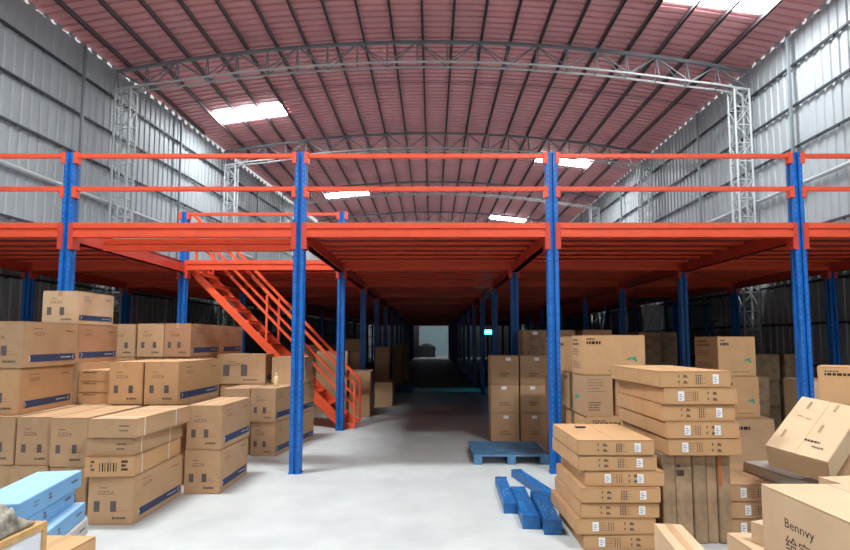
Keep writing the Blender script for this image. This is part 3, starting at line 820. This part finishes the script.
# ------------------------------------------------------------------ loose blue beams
def blue_beam(a, b_, w, h, lab, z=0.0):
    a = Vector((a[0], a[1], z)); b_ = Vector((b_[0], b_[1], z)); L_ = (b_-a).length; ang = math.atan2(b_.y-a.y, b_.x-a.x)
    r_ = empty('blue_beam', a, (0, 0, ang)); tag(r_, lab, 'steel beam', 'loose blue beams on the floor')
    m = MB(); t = 0.012
    m.box(0.01, L_-0.01, -w/2, w/2, h-t, h); m.box(0.01, L_-0.01, -w/2, -w/2+t, 0, h-t); m.box(0.01, L_-0.01, w/2-t, w/2, 0, h-t)
    m.box(0.01, L_-0.01, -0.012, 0.012, h, h+0.004)
    m.build('channel', M['scuff'], r_)
    rg = random.Random(int(a.x*100)); m = MB()
    for q in range(9):
        u = 0.08+rg.random()*(L_-0.25); v = (rg.random()-0.5)*w*0.7; l = 0.02+0.05*rg.random(); m.box(u, u+l, v, v+0.006, h+0.0001, h+0.0046)
    m.build('scratches', M['pale'], r_)['kind'] = 'stuff'
    for u in (0, L_-0.012): MB().box(u, u+0.012, -w/2-0.006, w/2+0.006, 0, h+0.006).build('end_plate', M['scuff'], r_)
    m = MB(); u = 0.1
    while u < L_-0.1: m.box(u, u+0.03, -w/2-0.001, -w/2, h*0.45, h*0.55); u += 0.1
    m.build('slot_holes', M['slot'], r_)['kind'] = 'stuff'
blue_beam((0.82, 6.0), (0.86, 7.15), 0.13, 0.10, 'short blue steel beam lying leftmost of the four on the floor')
blue_beam((1.40, 6.2), (1.12, 7.6), 0.13, 0.09, 'long blue steel beam at the back right of the four, toward the post')
blue_beam((0.95, 5.52), (0.99, 6.6), 0.155, 0.12, 'wide blue steel beam with scuffed top in the front middle of the four')
blue_beam((1.125, 5.36), (1.17, 6.35), 0.155, 0.13, 'blue steel beam nearest the stacked flats, with a square end toward the viewer')

# ------------------------------------------------------------------ bottle on the cartons
def lathe(name, prof, m, loc, lab, cat, parent=None, n=16):
    b = MB(); ring = []
    for r_, z in prof: ring.append([b.bm.verts.new((r_*math.cos(2*math.pi*i/n), r_*math.sin(2*math.pi*i/n), z)) for i in range(n)])
    for r0, r1 in zip(ring, ring[1:]):
        for i in range(n): b.bm.faces.new((r0[i], r0[(i+1)%n], r1[(i+1)%n], r1[i]))
    b.bm.faces.new(ring[0][::-1]); b.bm.faces.new(ring[-1])
    o = b.build(name, m, parent, smooth=True); o.location = loc
    if lab: tag(o, lab, cat)
    return o
bt = empty('bottle', (-2.55, 9.25, 1.05)); tag(bt, 'small pale plastic bottle standing on the cartons behind the post', 'bottle')
lathe('bottle_body', [(0.035,0),(0.04,0.01),(0.04,0.13),(0.03,0.16),(0.014,0.18),(0.014,0.20)], M['bottle'], (0,0,0), None, None, bt)
lathe('cap', [(0.018,0.195),(0.018,0.225)], M['white'], (0,0,0), None, None, bt)
# strip of tape scrap on the front stack
tag(MB().box(1.42, 1.52, 5.62, 5.66, 0.9405, 0.95).build('tape_scrap', M['dark']), 'small dark blue strip lying on top of the front flat cartons', 'scrap')

# ------------------------------------------------------------------ light blue cartons
def bluebox(x, y, z, w, d, h, rz, m, lab, mt=None):
    r_ = empty('light_blue_box' if 'blue' in lab else 'grey_box', (x, y, z), (0, 0, R(rz))); tag(r_, lab, 'box', 'light blue boxes at the lower left')
    b = MB(); b.box(-w, 0, 0, d, 0, h-0.004); bmesh.ops.bevel(b.bm, geom=list(b.bm.edges), offset=0.004, segments=1, affect='EDGES')
    b.build('body', M[m], r_)
    MB().box(-w+0.003, -0.003, 0.003, d-0.003, h-0.004, h).build('lid', M[mt or m], r_)
    f = lambda u, v: (0.002, u, v)
    mb = lines(MB(), f, d*0.42, h*0.55, d*0.06, 2, h*0.2, h*0.14, 1); lines(mb, f, d*0.80, h*0.5, d*0.12, 1, h*0.2, h*0.12, 2)
    lines(mb, f, d*0.2, h*0.6, d*0.09, 2, h*0.2, h*0.06, 5)
    mb.build('printed_text', M['ink_grey'], r_, recalc=False)
bluebox(-2.70, 3.76, 0.605, 0.33, 0.98, 0.13, 11, 'lblue', 'topmost long light blue box of the slanting stack at the lower left', 'lblue2')
bluebox(-2.70, 3.74, 0.475, 0.32, 0.98, 0.13, 13, 'lblue', 'second light blue box under the topmost at the lower left', 'lblue2')
bluebox(-2.62, 3.80, 0.345, 0.33, 0.96, 0.13, 14, 'lblue', 'third light blue box jutting out to the right at the lower left', 'lblue2')
bluebox(-2.60, 3.82, 0.215, 0.33, 0.96, 0.13, 14, 'greybox', 'pale grey box at the bottom of the slanting stack')
bluebox(-2.62, 3.82, 0.0, 0.33, 0.96, 0.215, 14, 'greybox', 'grey base box hidden under the slanting stack')
K(-2.49, 3.14, 0, 0.36, 0.50, 0.58, -3, 'plain', 'brown carton at the bottom left, right of the wooden framed crate', 'near cartons', 'card_warm')
# wooden framed crate with cloth
cr = empty('crate', (-2.3, 2.6, 0)); tag(cr, 'wooden framed crate with white side panels at the bottom left corner', 'crate')
for x in (-0.3, 0.27):
    for y in (-0.42, 0.0, 0.37): MB().box(x, x+0.03, y, y+0.03, 0, 0.83).build('corner_post', M['pwood'], cr)
for (x0, x1, y0, y1) in ((-0.3, 0.3, -0.42, -0.385), (-0.3, 0.3, 0.365, 0.40), (-0.3, -0.265, -0.385, 0.365), (0.265, 0.3, -0.385, 0.365)):
    MB().box(x0, x1, y0, y1, 0.83, 0.865).build('top_rail', M['pwood'], cr)
for (x0, x1, y0, y1) in ((-0.27, 0.27, -0.415, -0.40), (-0.27, 0.27, 0.375, 0.39), (-0.295, -0.285, -0.39, 0.37), (0.28, 0.29, -0.39, 0.37)):
    MB().box(x0, x1, y0, y1, 0.02, 0.83).build('side_panel', M['wpanel'], cr)
MB().box(-0.27, 0.27, -0.40, 0.375, 0.74, 0.76).build('inner_board', M['pwood'], cr)
from mathutils import noise as mnoise
b = MB(); NN = 64; g = []
for i in range(NN+1):
    row = []
    for j in range(NN+1):
        u = i/NN*2-1; v = j/NN*2-1
        x = u*0.275; y = v*0.36
        e_ = max(0, 1-max(abs(u), abs(v))**6)
        z = 0.02+e_*(0.05+0.08*mnoise.fractal(Vector((x*7, y*7, 1.3)), 0.6, 2.2, 4)+0.10*(0.5-abs(mnoise.noise(Vector((x*16+y*6, y*10, 4)))))+0.05*(0.5-abs(mnoise.noise(Vector((x*30, y*24-x*9, 7))))))
        row.append(b.bm.verts.new((x, y, max(0.008, z))))
    g.append(row)
lowr = []
for i in range(NN):
    for j in range(NN): b.bm.faces.new((g[i][j], g[i+1][j], g[i+1][j+1], g[i][j+1]))
o = b.build('crumpled_cloth', M['cloth'], None, smooth=True); o.location = (-2.30, 2.58, 0.85)
tag(o, 'crumpled grey-green cloth piled in the wooden crate', 'cloth')
s = o.modifiers.new('s', 'SOLIDIFY'); s.thickness = 0.006; s.offset = 1

# ------------------------------------------------------------------ far end of the aisle
o = MB().box(-1.5, 0.3, 60.2, 62.4, 0.0, 1.35)
bmesh.ops.subdivide_edges(o.bm, edges=list(o.bm.edges), cuts=5, use_grid_fill=True)
for v in o.bm.verts:
    q = mnoise.noise(v.co*1.3)
    v.co.x += q*0.25
    if v.co.z > 0.1: v.co.z += mnoise.noise(v.co*0.9+Vector((3,1,0)))*0.35-0.25*abs(v.co.x+0.55)
tag(o.build('covered_load', M['dark'], smooth=True), 'dark rounded covered load at the far bright end of the aisle', 'covered load')
# blue sheet on the aisle floor
b = MB(); g = []
for i in range(21):
    row = []
    for j in range(13):
        x = i/20*0.75; y = j/12*1.6
        row.append(b.bm.verts.new((x+0.06*mnoise.noise(Vector((y*3, x, 0))), y+0.1*mnoise.noise(Vector((x*4, 2, 0))), 0.01+max(0, 0.16*mnoise.fractal(Vector((x*4, y*3, 2)), 0.8, 2, 3)+0.05)*(1-abs(2*i/20-1)**3))))
    g.append(row)
for i in range(20):
    for j in range(12): b.bm.faces.new((g[i][j], g[i+1][j], g[i+1][j+1], g[i][j+1]))
o = b.build('blue_sheet', M['tarp'], smooth=True); o.location = (-1.45, 19.9, 0)
tag(o, 'crumpled blue plastic sheet on the floor left of the aisle', 'plastic sheet')
s = o.modifiers.new('s', 'SOLIDIFY'); s.thickness = 0.005; s.offset = 1
# cyan work lamp hanging from the mezzanine
wl = empty('work_lamp', (2.0, 20.2, 2.10)); tag(wl, 'glaring cyan-white work lamp hanging under the mezzanine right of the aisle', 'work lamp')
MB().box(-0.2, 0.2, -0.03, 0.03, -0.08, 0.08).build('lens', M['cyan'], wl)
MB().box(-0.22, 0.22, 0.031, 0.07, -0.09, 0.09).build('housing', M['dark'], wl)
MB().tube((0, 0.05, 0.07), (0, 0.05, 1.213), 0.008, 6).build('cable', M['dark'], wl)
ld = bpy.data.lights.new('lamp_glow', 'AREA'); ld.shape = 'RECTANGLE'; ld.size = 0.3; ld.size_y = 0.1; ld.energy = 25; ld.color = (0.03, 0.75, 1.0)
lo = bpy.data.objects.new('lamp_glow', ld); C.objects.link(lo); lo.parent = wl; lo.location = (0, -0.05, 0); lo.rotation_euler = (R(80), 0, 0)

# dim equipment at the right rear under the platform
ef = empty('equipment_frame', (6.7, 17.2, 0)); tag(ef, 'dark upright equipment frame with pale slanting bars, dim behind the right cartons', 'frame')
for x in (-0.5, 0.45): MB().box(x, x+0.08, -0.04, 0.04, 0, 3.0).build('upright', M['dark'], ef)
MB().box(-0.6, 0.6, -0.05, 0.05, 3.0, 3.1).build('top_beam', M['dark'], ef)
MB().box(-0.2, 0.3, 0.0, 0.03, 2.1, 2.9).build('panel', M['wpanel'], ef)
for a_, c_ in (((-0.25, -0.06, 2.0), (-0.1, -0.06, 2.95)), ((-0.1, -0.06, 2.2), (0.25, -0.06, 2.9)), ((0.25, -0.06, 2.0), (0.36, -0.06, 2.8))):
    MB().bar(a_, c_, 0.03).build('slanting_bar', M['galvw'], ef)
MB().box(-0.4, 0.4, -0.3, 0.3, 0, 1.9).build('cabinet', M['dark'], ef)
for n_, (x, z, L_) in enumerate(((7.2, 2.85, 1.1), (7.3, 2.35, 1.2))):
    sh = empty('wall_shelf', (x, 16.6, 0)); tag(sh, '%s dark loaded shelf on posts, dim near the right wall' % ('upper' if n_ == 0 else 'lower'), 'shelf')
    MB().box(0, L_, 0, 0.5, z, z+0.04).build('board', M['dark'], sh)
    for xx in (0.02, L_-0.08): MB().box(xx, xx+0.05, 0.2+0.07*n_, 0.25+0.07*n_, 0, z).build('leg', M['blue'], sh)

# ------------------------------------------------------------------ world & camera
w = bpy.data.worlds.new('world'); bpy.context.scene.world = w; w.use_nodes = True
bg = w.node_tree.nodes['Background']; bg.inputs['Color'].default_value = (0.95, 0.97, 1.0, 1); bg.inputs['Strength'].default_value = 0.75
cam = bpy.data.cameras.new('camera'); co = bpy.data.objects.new('camera', cam); C.objects.link(co)
co.location = (0, 0, 1.8); t = math.atan(0.0811)
co.rotation_euler = (math.pi/2+t, 0, 0)
cam.sensor_width = 36; cam.lens = 36*560/850; cam.shift_x = -7/850; cam.shift_y = 20/850; cam.clip_end = 200
sc = bpy.context.scene; sc.camera = co
sc.view_settings.view_transform = 'Standard'; sc.view_settings.look = 'None'
sc.view_settings.gamma = 1; sc.view_settings.exposure = 0.12; sc.view_settings.use_curve_mapping = False
